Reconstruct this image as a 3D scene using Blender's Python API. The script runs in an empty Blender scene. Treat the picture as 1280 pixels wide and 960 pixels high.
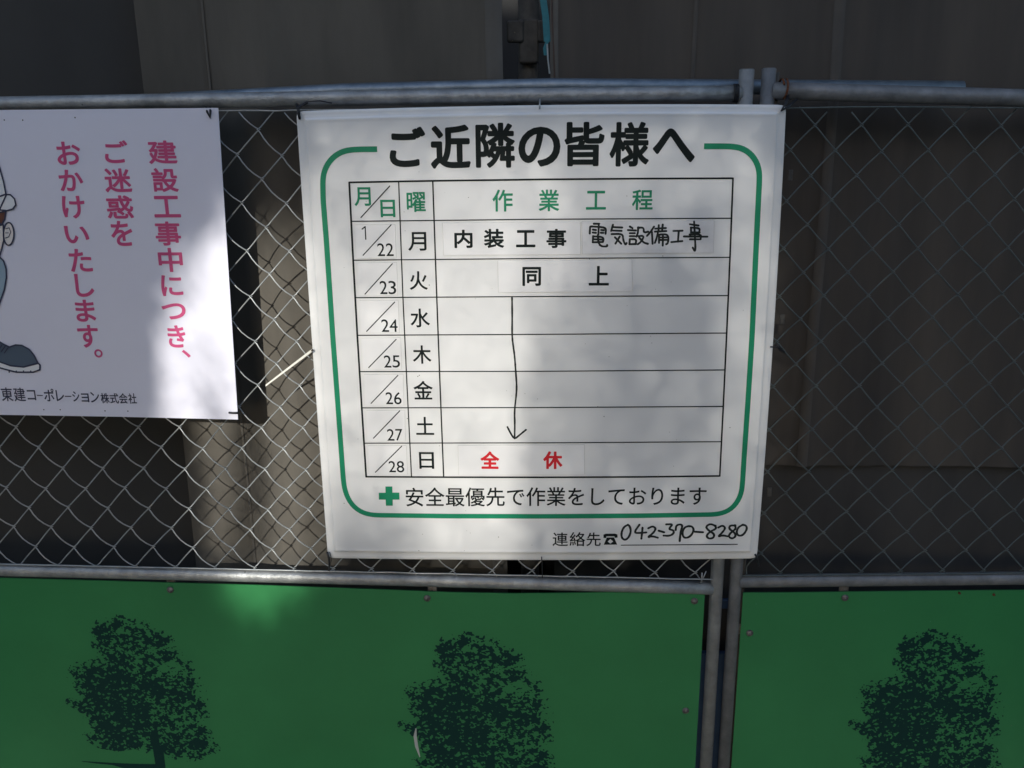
import bpy, math, random
import numpy as np
from mathutils import Vector, noise
R = math.radians
sc = bpy.context.scene
COL = sc.collection
random.seed(7)
ZOFF = 0.8534                      # height of the notice board's lower edge above the ground

# ------------------------------------------------------------------ camera
F, PITCH, YAW, ROLL, CX, CY, CZ = 1148.9057, 0.2762, -0.0406, -0.0077, 0.4671, -1.7535, 0.8801
cp, sp, cw, sw = math.cos(PITCH), math.sin(PITCH), math.cos(YAW), math.sin(YAW)
FWD = np.array([sw*cp, cw*cp, -sp]); RT = np.array([cw, -sw, 0.0]); UP = np.cross(RT, FWD)
RR = math.cos(ROLL)*RT + math.sin(ROLL)*UP
UU = -math.sin(ROLL)*RT + math.cos(ROLL)*UP
CAM = np.array([CX, CY, CZ])
cam = bpy.data.cameras.new('camera')
cam.sensor_fit = 'HORIZONTAL'; cam.sensor_width = 36.0; cam.lens = F/1280*36
cam.clip_start = 0.05; cam.clip_end = 500
camo = bpy.data.objects.new('camera', cam); COL.objects.link(camo)
from mathutils import Matrix
M = Matrix(((RR[0], UU[0], -FWD[0], CX), (RR[1], UU[1], -FWD[1], CY), (RR[2], UU[2], -FWD[2], CZ+ZOFF), (0, 0, 0, 1)))
camo.matrix_world = M
sc.camera = camo

# ------------------------------------------------------------------ light
SUN_AZ, SUN_EL = R(9.0), R(21.5)    # sun stands behind the photographer, a little to the left
SUN_STRENGTH, SKY_STRENGTH, EXPOSURE = 3.1, 0.15, 0.43
S = np.array([-math.sin(SUN_AZ)*math.cos(SUN_EL), -math.cos(SUN_AZ)*math.cos(SUN_EL), math.sin(SUN_EL)])
w = bpy.data.worlds.new('World'); sc.world = w; w.use_nodes = True
nt = w.node_tree
bg = nt.nodes['Background']
sky = nt.nodes.new('ShaderNodeTexSky'); sky.sky_type = 'NISHITA'; sky.sun_disc = False
sky.sun_elevation = SUN_EL; sky.sun_rotation = math.pi + SUN_AZ
sky.air_density = 1.0; sky.dust_density = 1.15; sky.ozone_density = 1.2
nt.links.new(sky.outputs[0], bg.inputs[0]); bg.inputs[1].default_value = SKY_STRENGTH
sl = bpy.data.lights.new('sun', 'SUN'); sl.energy = SUN_STRENGTH; sl.angle = R(0.5); sl.color = (1.0, 0.965, 0.885)
so = bpy.data.objects.new('sun', sl); COL.objects.link(so)
so.rotation_euler = Vector(-S).to_track_quat('-Z', 'Y').to_euler()
sc.view_settings.view_transform = 'Standard'; sc.view_settings.look = 'None'
sc.view_settings.exposure = EXPOSURE; sc.view_settings.gamma = 1.0
sc.view_settings.use_curve_mapping = False

# ------------------------------------------------------------------ helpers
def ray(px, py):
    return FWD*F + RR*(px-640) - UU*(py-480)
def U(px, py, y=0.0, P0=None, n=None):
    """place of a measured photo point on an upright plane (lower-edge heights, before ZOFF)"""
    d = ray(px, py)
    if n is None: n = np.array([0, 1.0, 0]); P0 = np.array([0, y, 0])
    return CAM + d*((P0-CAM) @ n)/(d @ n)
HA = 0.0537
H0 = np.array([0.8677, 0.03, 0.0]); HD = np.array([math.cos(HA), math.sin(HA), 0]); HN = np.array([-math.sin(HA), math.cos(HA), 0])
class Plane:
    """an upright plane with 2D coordinates (s, z); off = metres towards the viewer"""
    def __init__(s, P0, d, n): s.P0, s.d, s.n = np.array(P0, float), np.array(d, float), np.array(n, float)
    def at(s, px, py):
        q = U(px, py, P0=s.P0, n=s.n); return float((q-s.P0) @ s.d), float(q[2])
    def w(s, a, z, off=0.0):
        q = s.P0 + s.d*a - s.n*off; return (q[0], q[1], z+ZOFF)
FRONT = Plane((0, 0, 0), (1, 0, 0), (0, 1, 0))
def flat(y): return Plane((0, y, 0), (1, 0, 0), (0, 1, 0))
RIGHT = Plane(H0, HD, HN)
def rightp(off): return Plane(H0-HN*off, HD, HN)

def tag(o, label=None, cat=None, group=None, kind=None):
    if label: o['label'] = label
    if cat: o['category'] = cat
    if group: o['group'] = group
    if kind: o['kind'] = kind
    return o
def mesh(name, V, Fc, mat=None, parent=None, smooth=False):
    me = bpy.data.meshes.new(name); me.from_pydata([tuple(map(float, v)) for v in V], [], [tuple(f) for f in Fc])
    if smooth: me.polygons.foreach_set('use_smooth', [True]*len(me.polygons))
    me.update()
    if mat: me.materials.append(mat)
    o = bpy.data.objects.new(name, me); COL.objects.link(o)
    if parent:
        o.parent = parent
        o.matrix_parent_inverse = Matrix.Translation(-Vector(root_loc(parent)))
    return o
def root_loc(p):
    return p.get('_loc', (0, 0, 0)) if p.parent is None else (0, 0, 0)
def empty(name, loc, label, cat, group=None):
    o = bpy.data.objects.new(name, None); COL.objects.link(o); o.location = loc
    o.empty_display_size = 0.1
    tag(o, label, cat, group); o['_loc'] = tuple(loc); return o
class MB:
    def __init__(s): s.V, s.F = [], []
    def add(s, V, Fc):
        b = len(s.V); s.V += [tuple(v) for v in V]; s.F += [tuple(i+b for i in f) for f in Fc]
    def tube(s, pts, r, n=10, cap=True):
        P = [Vector(p) for p in pts]; b = len(s.V); ref = None; rs = r if hasattr(r, '__len__') else [r]*len(P)
        for i, p in enumerate(P):
            t = (P[min(i+1, len(P)-1)]-P[max(i-1, 0)]).normalized()
            if ref is None: ref = Vector((0, 1, 0)) if abs(t.y) < .8 else Vector((1, 0, 0))
            a = (ref-t*ref.dot(t)).normalized(); ref = a; c = t.cross(a)
            for k in range(n):
                th = 2*math.pi*k/n; s.V.append(tuple(p+(a*math.cos(th)+c*math.sin(th))*rs[i]))
        for i in range(len(P)-1):
            for k in range(n):
                s.F.append((b+i*n+k, b+i*n+(k+1) % n, b+(i+1)*n+(k+1) % n, b+(i+1)*n+k))
        if cap:
            s.F.append(tuple(b+k for k in range(n))[::-1]); s.F.append(tuple(b+(len(P)-1)*n+k for k in range(n)))
    def box(s, c, d, bev=0.0):
        x, y, z = d[0]/2, d[1]/2, d[2]/2
        if bev <= 0:
            V = [(c[0]+i*x, c[1]+j*y, c[2]+k*z) for i in (-1, 1) for j in (-1, 1) for k in (-1, 1)]
            s.add(V, [(0, 1, 3, 2), (4, 6, 7, 5), (0, 4, 5, 1), (2, 3, 7, 6), (0, 2, 6, 4), (1, 5, 7, 3)]); return
        # eight-cornered prism about z with bevelled vertical edges and bevelled ends
        def ring(kx, zz): 
            a, b = x-kx, y-kx; e = bev
            return [(c[0]+u, c[1]+v, zz) for u, v in ((a, b-e), (a-e, b), (-a+e, b), (-a, b-e), (-a, -b+e), (-a+e, -b), (a-e, -b), (a, -b+e))]
        rings = [ring(bev*.7, c[2]-z), ring(0, c[2]-z+bev), ring(0, c[2]+z-bev), ring(bev*.7, c[2]+z)]
        b0 = len(s.V)
        for r_ in rings: s.V += r_
        for i in range(3):
            for k in range(8): s.F.append((b0+i*8+k, b0+i*8+(k+1) % 8, b0+(i+1)*8+(k+1) % 8, b0+(i+1)*8+k))
        s.F.append(tuple(b0+k for k in range(8))[::-1]); s.F.append(tuple(b0+24+k for k in range(8)))
    def build(s, name, mat, parent=None, smooth=False): return mesh(name, s.V, s.F, mat, parent, smooth)

# ------------------------------------------------------------------ materials
def mat(name, col, rough=.6, metal=0.0, spec=.5, var=0.0, vscale=8, bump=0.0, bscale=60, col2=None, stretch=None, extra=None, coat=0):
    m = bpy.data.materials.new(name); m.use_nodes = True; t = m.node_tree; b = t.nodes['Principled BSDF']
    b.inputs['Base Color'].default_value = (*col, 1); b.inputs['Roughness'].default_value = rough
    b.inputs['Metallic'].default_value = metal; b.inputs['Specular IOR Level'].default_value = spec
    b.inputs['Coat Weight'].default_value = coat
    tc = t.nodes.new('ShaderNodeTexCoord'); mp = t.nodes.new('ShaderNodeMapping'); t.links.new(tc.outputs['Object'], mp.inputs[0])
    if stretch: mp.inputs['Scale'].default_value = stretch
    if var > 0 or col2:
        n = t.nodes.new('ShaderNodeTexNoise'); n.inputs['Scale'].default_value = vscale; n.inputs['Detail'].default_value = 6
        n.inputs['Roughness'].default_value = .6; t.links.new(mp.outputs[0], n.inputs['Vector'])
        r = t.nodes.new('ShaderNodeValToRGB'); t.links.new(n.outputs['Fac'], r.inputs[0])
        r.color_ramp.elements[0].position = .32; r.color_ramp.elements[1].position = .68
        c2 = col2 or tuple(c*(1-var) for c in col)
        r.color_ramp.elements[0].color = (*c2, 1); r.color_ramp.elements[1].color = (*col, 1)
        t.links.new(r.outputs[0], b.inputs['Base Color'])
    if bump > 0:
        n2 = t.nodes.new('ShaderNodeTexNoise'); n2.inputs['Scale'].default_value = bscale; n2.inputs['Detail'].default_value = 4
        t.links.new(mp.outputs[0], n2.inputs['Vector'])
        bp = t.nodes.new('ShaderNodeBump'); bp.inputs['Strength'].default_value = bump; bp.inputs['Distance'].default_value = .01
        t.links.new(n2.outputs['Fac'], bp.inputs['Height']); t.links.new(bp.outputs[0], b.inputs['Normal'])
    if extra: extra(t, b, tc)
    return m
def specks(scale, thr, dark, soft=.02):
    """fine dirt specks and faint smudges over whatever colour the node already has"""
    def f(t, b, tc):
        v = t.nodes.new('ShaderNodeTexVoronoi'); v.inputs['Scale'].default_value = scale; t.links.new(tc.outputs['Object'], v.inputs['Vector'])
        cr = t.nodes.new('ShaderNodeMapRange'); cr.inputs[1].default_value = thr; cr.inputs[2].default_value = thr+soft
        t.links.new(v.outputs['Distance'], cr.inputs[0])
        n = t.nodes.new('ShaderNodeTexNoise'); n.inputs['Scale'].default_value = scale*.13; t.links.new(tc.outputs['Object'], n.inputs['Vector'])
        g = t.nodes.new('ShaderNodeMapRange'); g.inputs[1].default_value = .60; g.inputs[2].default_value = .64; g.inputs[3].default_value = 1; g.inputs[4].default_value = 0
        t.links.new(n.outputs['Fac'], g.inputs[0])
        mx = t.nodes.new('ShaderNodeMath'); mx.operation = 'MAXIMUM'; t.links.new(cr.outputs[0], mx.inputs[0]); t.links.new(g.outputs[0], mx.inputs[1])
        mix = t.nodes.new('ShaderNodeMix'); mix.data_type = 'RGBA'
        t.links.new(mx.outputs[0], mix.inputs['Factor']); mix.inputs['A'].default_value = (*dark, 1)
        src = b.inputs['Base Color'].links[0].from_socket if b.inputs['Base Color'].links else None
        if src: t.links.new(src, mix.inputs['B'])
        else: mix.inputs['B'].default_value = b.inputs['Base Color'].default_value
        t.links.new(mix.outputs['Result'], b.inputs['Base Color'])
    return f
def weave(scale):
    """woven cloth: two crossed fine waves as relief and a little colour"""
    def f(t, b, tc):
        last = None
        for d in ('X', 'Z'):
            wv = t.nodes.new('ShaderNodeTexWave'); wv.bands_direction = d; wv.inputs['Scale'].default_value = scale
            wv.inputs['Distortion'].default_value = 1.2; wv.inputs['Detail'].default_value = 2; wv.inputs['Detail Scale'].default_value = .3
            t.links.new(tc.outputs['Object'], wv.inputs['Vector'])
            if last is None: last = wv
            else:
                a = t.nodes.new('ShaderNodeMath'); a.operation = 'ADD'; t.links.new(last.outputs['Fac'], a.inputs[0]); t.links.new(wv.outputs['Fac'], a.inputs[1])
                r = t.nodes.new('ShaderNodeMapRange'); r.inputs[1].default_value = 0; r.inputs[2].default_value = 2; r.inputs[3].default_value = .7; r.inputs[4].default_value = 1.15
                t.links.new(a.outputs[0], r.inputs[0])
                mx = t.nodes.new('ShaderNodeVectorMath'); mx.operation = 'SCALE'
                src = b.inputs['Base Color'].links[0].from_socket
                t.links.new(src, mx.inputs[0]); t.links.new(r.outputs[0], mx.inputs['Scale']); t.links.new(mx.outputs[0], b.inputs['Base Color'])
    return f
M_BOARD = mat('board_enamel', (.79, .785, .77), rough=.38, spec=.35, col2=(.765, .76, .742), vscale=4, bump=.06, bscale=3, extra=specks(60, .035, (.30, .29, .26)))
M_EDGE = mat('board_edge', (.70, .71, .78), rough=.4)
M_BANNER = mat('banner_plastic', (.77, .765, .86), rough=.42, spec=.4, col2=(.74, .735, .83), vscale=5, bump=.10, bscale=2.2)
M_CARD = mat('magnet_sheet', (.81, .80, .79), rough=.45, col2=(.79, .78, .77), vscale=30)
M_CARD_DIRTY = mat('magnet_sheet_smudged', (.79, .78, .775), rough=.5, col2=(.66, .65, .65), vscale=28)
M_CARDEDGE = mat('magnet_edge', (.42, .41, .38), rough=.6)
M_BLACK = mat('print_black', (.006, .011, .011), rough=.55, spec=.15)
M_GREEN = mat('print_green', (.008, .235, .115), rough=.45, spec=.3)
M_RED = mat('print_red', (.62, .015, .025), rough=.45, spec=.3)
M_MARK = mat('marker_ink', (.008, .012, .012), rough=.55, spec=.2, col2=(.022, .028, .026), vscale=90)
M_PINK = mat('print_pink', (.60, .085, .22), rough=.45, spec=.3)
M_NAVY = mat('print_navy', (.03, .035, .075), rough=.45)
M_STEEL = mat('galvanised_steel', (.42, .43, .43), rough=.52, metal=.6, col2=(.24, .25, .25), vscale=26, bump=.25, bscale=90, extra=lambda t, b, tc: (specks(45, .07, (.12, .11, .10))(t, b, tc), specks(30, .16, (.13, .075, .045), .06)(t, b, tc)))
M_POST = mat('post_steel', (.36, .365, .36), rough=.6, metal=.45, col2=(.22, .225, .22), vscale=22, bump=.25, bscale=80, extra=specks(40, .10, (.13, .09, .06), .05))
M_STEEL2 = mat('weathered_steel', (.25, .255, .26), rough=.58, metal=.5, col2=(.15, .155, .16), vscale=28, bump=.2, bscale=70)
M_BLUEPIPE = mat('scaffold_tube', (.26, .31, .36), rough=.45, metal=.7, col2=(.14, .18, .22), vscale=30, bump=.1, bscale=60)
M_WIRE = mat('mesh_wire', (.44, .46, .46), rough=.38, metal=.4, col2=(.30, .32, .32), vscale=40)
M_WIRE2 = mat('mesh_wire_dull', (.13, .16, .16), rough=.55, metal=.4, col2=(.09, .11, .11), vscale=40)
M_PANEL = mat('green_board', (.033, .215, .070), rough=.42, spec=.35, col2=(.027, .18, .058), vscale=3.5, bump=.09, bscale=3, extra=lambda t, b, tc: (specks(38, .045, (.06, .24, .11))(t, b, tc), specks(23, .03, (.10, .15, .09))(t, b, tc)))
M_TREEP = mat('tree_ink', (.005, .035, .029), rough=.6, spec=.15)
M_SHEET = mat('mesh_sheet', (.138, .126, .107), rough=.8, spec=.2, col2=(.092, .085, .073), vscale=5, stretch=(1.6, 1, .35), extra=weave(260))
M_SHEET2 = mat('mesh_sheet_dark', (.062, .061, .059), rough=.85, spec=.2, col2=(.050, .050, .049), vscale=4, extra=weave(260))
M_SHEET3 = mat('mesh_sheet_grey', (.108, .094, .080), rough=.8, spec=.2, col2=(.060, .055, .051), vscale=2.6, stretch=(2.6, 1, .35), extra=weave(260))
M_SHEET4 = mat('mesh_sheet_low', (.080, .076, .072), rough=.85, spec=.2, col2=(.052, .051, .051), vscale=2.6, stretch=(2.6, 1, .5), extra=weave(260))
M_RUST = mat('rust', (.17, .05, .015), rough=.85, col2=(.06, .03, .015), vscale=120)
M_OLDSTEEL = mat('old_scaffold_steel', (.10, .097, .088), rough=.75, metal=.3, col2=(.055, .052, .048), vscale=40, bump=.3, bscale=60, extra=specks(90, .10, (.25, .22, .17)))
M_TEAL = mat('teal_strap', (.03, .20, .24), rough=.7, col2=(.022, .14, .17), vscale=60)
M_CABLE = mat('brown_cable', (.07, .045, .035), rough=.7)
M_TIE = mat('black_wire', (.015, .015, .018), rough=.5)
M_TIEW = mat('white_tie', (.78, .77, .68), rough=.4)
M_BOLT = mat('bolt_steel', (.23, .22, .21), rough=.5, metal=.6, col2=(.10, .08, .07), vscale=120)
M_BLUE = mat('blue_sheet', (.035, .085, .20), rough=.7, col2=(.02, .055, .14), vscale=10)
M_DARK = mat('dark_wall', (.03, .03, .03), rough=.9, var=.3)

# ------------------------------------------------------------------ ground and street
def ground():
    V = [(-150, -150, 0), (150, -150, 0), (150, 150, 0), (-150, 150, 0)]
    tag(mesh('ground', V, [(0, 1, 2, 3)], mat('earth', (.16, .145, .12), rough=.95, var=.3, vscale=.8, bump=.4, bscale=8)), kind='structure')
    V = [(-100, -4.2, .004), (100, -4.2, .004), (100, -.9, .004), (-100, -.9, .004)]
    tag(mesh('road', V, [(0, 1, 2, 3)], mat('asphalt', (.06, .06, .06), rough=.9, var=.25, vscale=3, bump=.5, bscale=150)), kind='structure')
    b = MB(); b.box((0, -.82, .06), (200, .15, .12)); b.box((0, -4.28, .06), (200, .15, .12))
    tag(b.build('kerb', mat('kerb_concrete', (.35, .34, .32), rough=.9, var=.2)), kind='structure')
    b = MB(); b.box((0, -.37, .055), (200, .74, .11))
    tag(b.build('pavement', mat('pavement_concrete', (.28, .27, .25), rough=.9, var=.25, vscale=5, bump=.2)), kind='structure')
ground()

# unseen houses and tree added as sun blockers; gaps in the crown shape the light patches
def blocker_house(x0, x1, y0, depth, h, label, wallc, roofc):
    root = empty('blocker_house', ((x0+x1)/2, y0-depth/2, 0), label, 'blocker_house')
    b = MB(); b.box(((x0+x1)/2, y0-depth/2, h/2), (x1-x0, depth, h)); b.build('wall', mat('render_wall', wallc, rough=.9, var=.15, vscale=2), root)
    xm, e = (x0+x1)/2, .5
    V = [(x0-e, y0+e, h), (x1+e, y0+e, h), (x1+e, y0-depth-e, h), (x0-e, y0-depth-e, h), (x0-e, y0-depth/2, h+1.8), (x1+e, y0-depth/2, h+1.8)]
    mesh('roof', V, [(0, 1, 5, 4), (2, 3, 4, 5), (0, 4, 3), (1, 2, 5), (3, 2, 1, 0)], mat('roof_tile', roofc, rough=.8, var=.3, vscale=10), root)
    gm = mat('window_glass', (.03, .035, .04), rough=.1, spec=.8)
    fm = mat('window_frame', (.55, .55, .53), rough=.5)
    n = int((x1-x0)//2.2)
    for fl in (1.4, 4.1):
        for i in range(n):
            cx_ = x0+(i+.5)*(x1-x0)/n
            if fl+.7 > h-.3: continue
            b = MB()
            for dx, dz, ww, hh in ((0, .65, 1.3, .07), (0, -.65, 1.3, .07), (-.62, 0, .07, 1.23), (.62, 0, .07, 1.23), (0, 0, .05, 1.23)):
                b.box((cx_+dx, y0+.03, fl+dz), (ww, .08, hh))
            fr = b.build('window', fm, root)
            b = MB(); b.box((cx_, y0+.012, fl), (1.18, .02, 1.2)); b.build('pane', gm, fr)
blocker_house(-14.5, -3.9, -8.6, 7, 5.6, 'unseen beige two-storey building added to block the sun, with a grey roof', (.45, .41, .34), (.10, .10, .11))
blocker_house(.5, 13, -8.6, 7, 5.6, 'unseen white two-storey building added to block the sun beside the broad tree', (.62, .61, .58), (.13, .07, .05))

ROWS = {
 150: {60: 0, 1005: 0},
 200: {60: 0, 275: 0, 300: .02, 390: .05, 430: .08, 480: .15, 560: .22, 635: .22, 650: .2, 720: .16, 800: .1, 880: .1, 915: .12, 945: .1, 980: .04, 1005: 0},
 235: {60: 0, 250: 0, 262: .05, 275: .15, 300: .12, 330: .12, 390: .3, 430: .2, 480: .4, 560: .5, 635: .5, 650: .45, 720: .28, 800: .14, 880: .14, 915: .22, 945: .22, 980: .08, 1005: 0},
 280: {60: 0, 250: 0, 262: .1, 275: .55, 300: .6, 330: .45, 390: .5, 430: .32, 480: .6, 560: .72, 635: .8, 650: .72, 720: .42, 800: .2, 880: .16, 915: .3, 945: .35, 980: .12, 1005: 0},
 330: {60: 0, 190: 0, 215: .15, 238: .6, 250: .85, 262: 1, 275: 1, 300: 1, 330: .9, 390: .75, 430: .6, 480: .75, 560: .85, 635: .9, 650: .75, 720: .38, 800: .15, 880: .16, 915: .4, 945: .48, 980: .15, 1005: 0},
 400: {60: 0, 182: 0, 190: .1, 215: .85, 238: 1, 330: 1, 390: .85, 430: .78, 480: .85, 560: 1, 635: .95, 650: .65, 720: .28, 800: .1, 880: .16, 915: .45, 945: .5, 980: .15, 1005: 0},
 450: {60: 0, 182: 0, 190: .7, 215: 1, 238: 1, 250: .7, 262: .8, 275: .95, 330: 1, 390: .85, 430: .75, 480: .85, 560: 1, 635: 1, 650: .5, 720: .25, 800: .08, 880: .15, 915: .42, 945: .48, 980: .12, 1005: 0},
 520: {60: 0, 182: 0, 190: .7, 215: 1, 238: .95, 250: .4, 262: .4, 275: .6, 300: 1, 330: 1, 390: .85, 430: .72, 480: .8, 560: 1, 635: 1, 650: .4, 720: .22, 800: .1, 880: .15, 915: .38, 945: .42, 980: .1, 1005: 0},
 600: {60: 0, 190: 0, 205: .35, 220: .9, 238: .95, 250: .6, 262: .2, 275: .2, 300: .85, 330: 1, 390: .8, 430: .65, 480: .72, 560: 1, 635: 1, 650: .35, 720: .2, 800: .14, 880: .2, 915: .3, 945: .3, 980: .08, 1005: 0},
 660: {60: 0, 190: 0, 205: .25, 220: .8, 238: .9, 250: .5, 262: .2, 275: .25, 300: .9, 330: 1, 390: .65, 430: .22, 480: .3, 540: .9, 635: .95, 650: .25, 720: .16, 880: .16, 945: .16, 980: .04, 1005: 0},
 700: {60: 0, 190: 0, 205: .15, 220: .6, 238: .8, 250: .5, 262: .25, 275: .35, 300: .9, 330: 1, 390: .45, 430: .06, 480: .1, 540: .7, 635: .75, 650: .12, 720: .08, 945: .08, 1005: 0},
 735: {60: 0, 238: 0, 262: .25, 280: .8, 300: 1, 335: 1, 375: .3, 430: .02, 500: .08, 560: .15, 635: .04, 700: 0, 1005: 0},
 758: {60: 0, 235: 0, 280: .5, 313: .85, 345: .5, 390: 0, 1005: 0},
 780: {60: 0, 245: 0, 312: .3, 375: 0, 1005: 0},
 810: {60: 0, 1005: 0}}
XS = sorted({x for r_ in ROWS.values() for x in r_}); YS = sorted(ROWS)
TT = np.array([np.interp(XS, sorted(ROWS[y]), [ROWS[y][x] for x in sorted(ROWS[y])]) for y in YS])
XM = np.array(XS); TT[:, XM < 262] *= .9; TT[5:9, (XM >= 388) & (XM < 550)] = np.minimum(TT[5:9, (XM >= 388) & (XM < 550)]*1.12, 1); TT[:, (XM >= 380)] *= .645; TT[1:3, (XM >= 380) & (XM < 975)] += .13; TT[0, (XM >= 380) & (XM < 975)] += .08
def trans(px, py):
    if px <= XS[0] or px >= XS[-1] or py <= YS[0] or py >= YS[-1]: return 0.0
    i = max(k for k in range(len(XS)) if XS[k] <= px); j = max(k for k in range(len(YS)) if YS[k] <= py)
    i = min(i, len(XS)-2); j = min(j, len(YS)-2)
    u = (px-XS[i])/(XS[i+1]-XS[i]); v = (py-YS[j])/(YS[j+1]-YS[j])
    return float((1-u)*(1-v)*TT[j, i]+u*(1-v)*TT[j, i+1]+(1-u)*v*TT[j+1, i]+u*v*TT[j+1, i+1])
def PX(x, z):
    d = np.array([x, 0, z])-CAM; return 640+F*(d@RR)/(d@FWD), 480-F*(d@UU)/(d@FWD)
def blocker_tree():  # added sun blocker; leaf density is set to cast the wanted light patches
    rnd = random.Random(3); root = empty('blocker_tree', (-3.2, -5.2, 0), 'unseen broad evergreen tree added between two houses to shape the sun patches', 'tree')
    V, Fc = [], []
    right = np.cross(S, [0, 0, 1.0]); right /= np.linalg.norm(right); upv = np.cross(right, S)
    def leaf(x, z, size, far=0.0):
        t = rnd.uniform(4.6, 6.2)+far
        c = np.array([x, 0, z+ZOFF])+S*t
        a = rnd.uniform(0, 2*math.pi); tl = rnd.uniform(-.5, .5)
        e1 = (right*math.cos(a)+upv*math.sin(a)); e2 = (-right*math.sin(a)+upv*math.cos(a))*math.cos(tl)+S*math.sin(tl)
        b = len(V)
        for p, q in ((-1, 0), (-.3, .42), (.5, .36), (1, 0), (.5, -.36), (-.3, -.42)): V.append(c+e1*p*size+e2*q*size)
        Fc.append((b, b+1, b+2, b+3, b+4, b+5))
    g = .0225
    for i in range(int(5.6/g)):
        for j in range(int(3.6/g)):
            x = -2.6+i*g; z = -1.15+j*g
            if abs((x-.3)/1.55)**3.5+abs((z-.42)/1.2)**3.5 > 1.0+.25*rnd.random(): continue
            px, py = PX(x, z); T = trans(px, py)
            near = XS[0]-40 < px < XS[-1]+40 and YS[0]-40 < py < YS[-1]+40
            if near:
                size = .0095 if T > .12 else .022; far = 2.2 if .1 < T < .9 and px > 380 else .3; lam = -math.log(max(T, .0003))*g*g/(size*size*1.05)
                n = int(lam)+(1 if rnd.random() < lam-int(lam) else 0)
            else:
                size = .05; n = 2
            for _ in range(n): leaf(x+rnd.uniform(0, g), z+rnd.uniform(0, g), size, far if near else 0)
    mesh('crown', V, Fc, mat('leaves', (.05, .085, .03), rough=.6, col2=(.035, .06, .02), vscale=3), root)
    b = MB(); b.tube([(-3.2, -5.2, 0), (-3.1, -5.25, 1.2), (-2.7, -5.3, 2.2), (-2.0, -5.3, 3.0)], [.17, .14, .11, .08], 12)
    b.build('trunk', mat('bark', (.12, .09, .07), rough=.95, var=.4, vscale=12), root)
blocker_tree()

# ------------------------------------------------------------------ cloth sheets behind the fence
def sheet(name, x0, x1, z0, z1, y, fold, m, label, cat, nx=160, nz=70, group=None):
    V, Fc = [], []
    for j in range(nz+1):
        for i in range(nx+1):
            x = x0+(x1-x0)*i/nx; z = z0+(z1-z0)*j/nz
            V.append((x, y+fold(x, z, i/nx), z+ZOFF))
    for j in range(nz):
        for i in range(nx):
            a = j*(nx+1)+i; Fc.append((a, a+1, a+nx+2, a+nx+1))
    o = mesh(name, V, Fc, m, None, True)
    tag(o, label, cat, group); return o
def N(x, y, z=0.0): return noise.noise(Vector((x, y, z)))
def ridge(x, c, wd): return math.exp(-((x-c)/wd)**2)
xB0 = U(172, 60, .13)[0]; xB1 = U(626, 60, .13)[0]; xC0 = U(690, 60, .13)[0]
sB = U(255, 60, .13)[0]
def foldB(x, z, u):
    r = .012*N(x*3, z*.8)+.008*N(x*9, z*1.2, 3)+.002*N(x*24, z*4, 6)
    r += -.012*ridge(x, xB1-.012, .014)+.004*ridge(x, sB, .004)
    r += -.006*ridge(x, U(355, 300, .13)[0], .03)+.022*ridge(x, -.20+.03*math.sin(z*2), .035)/(1+math.exp((z-.40)/.06))-.012*ridge(x, -.10+.02*math.sin(z*3+1), .05)
    return r
SB = sheet('mesh_sheet', xB0, xB1, -.92, 1.6, .135, foldB, M_SHEET, 'brownish grey mesh sheet hanging behind the gap between the two notices', 'construction sheet')
def foldA(x, z, u): return .014*N(x*2.5, z*.8, 5)+.006*N(x*11, z, 5)
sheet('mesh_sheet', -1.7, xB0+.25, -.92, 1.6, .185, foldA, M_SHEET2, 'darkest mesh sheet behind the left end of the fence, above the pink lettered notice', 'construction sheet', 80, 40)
c1, c2, c3, c4 = U(705, 50, .13)[0], U(868, 50, .13)[0], U(1047, 50, .13)[0], U(780, 50, .13)[0]
zc = U(1150, 577, .13)[2]
def foldC(x, z, u):
    r = .014*N(x*3, z*.6, 9)+.009*N(x*10, z*.9, 11)+.002*N(x*26, z*4, 6)
    r += -.008*ridge(x, xC0+.006, .012)-.005*ridge(x, c2, .006)-.012*ridge(x, c3, .014)+.018*ridge(x, c4, .05)
    for k, a in enumerate((1.15, 1.33, 1.52, .98)): r += -.003*ridge(x, a+.02*N(z, k), .01)
    return r
SC = sheet('mesh_sheet', xC0, 2.3, zc-.012, 1.6, .135, foldC, M_SHEET3, 'grey pleated mesh sheet filling the background right of the scaffold post', 'construction sheet', 220, 90)
sheet('mesh_sheet', xC0+.01, 2.3, -.92, zc+.12, .148, lambda x, z, u: .004+.010*N(x*3, z*.9, 31)+.004*N(x*11, z*1.5, 32), M_SHEET4, 'darker sheet tucked behind the lower edge of the grey pleated sheet, lower right', 'construction sheet', 140, 30)
b = MB(); b.box((.3, 1.3, 2.0), (7, .2, 4.0))
tag(b.build('building_wall', M_DARK), 'dark unlit wall of the building site behind the mesh sheets', 'wall')

def lit_hem(xa0, xb0, col, par_y=.135, fold=foldB, z0=-.92, nm='lit_hem'):
    V = []; n_ = 60
    for j in range(n_+1):
        z = z0+(1.6-z0)*j/n_; dx = .006*N(z*1.7, xa0*5, 21)+.002*N(z*6, xa0*5, 22); xa, xb = xa0+dx, xb0+dx
        V += [(xa, par_y+fold(xa, z, 0)-.0025, z+ZOFF), ((xa+xb)/2, par_y+fold((xa+xb)/2, z, 0)-.005, z+ZOFF), (xb, par_y+fold(xb, z, 0)-.0025, z+ZOFF)]
    return mesh(nm, V, [(3*j+k, 3*j+k+1, 3*j+k+4, 3*j+k+3) for j in range(n_) for k in (0, 1)], col, None, True)
M_HEM_LIT = mat('hem_lit_cloth', (.128, .120, .107), rough=.75, col2=(.10, .093, .083), vscale=9, extra=weave(260))  # lighter colour paints the light caught on folds and doubled edges
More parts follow.
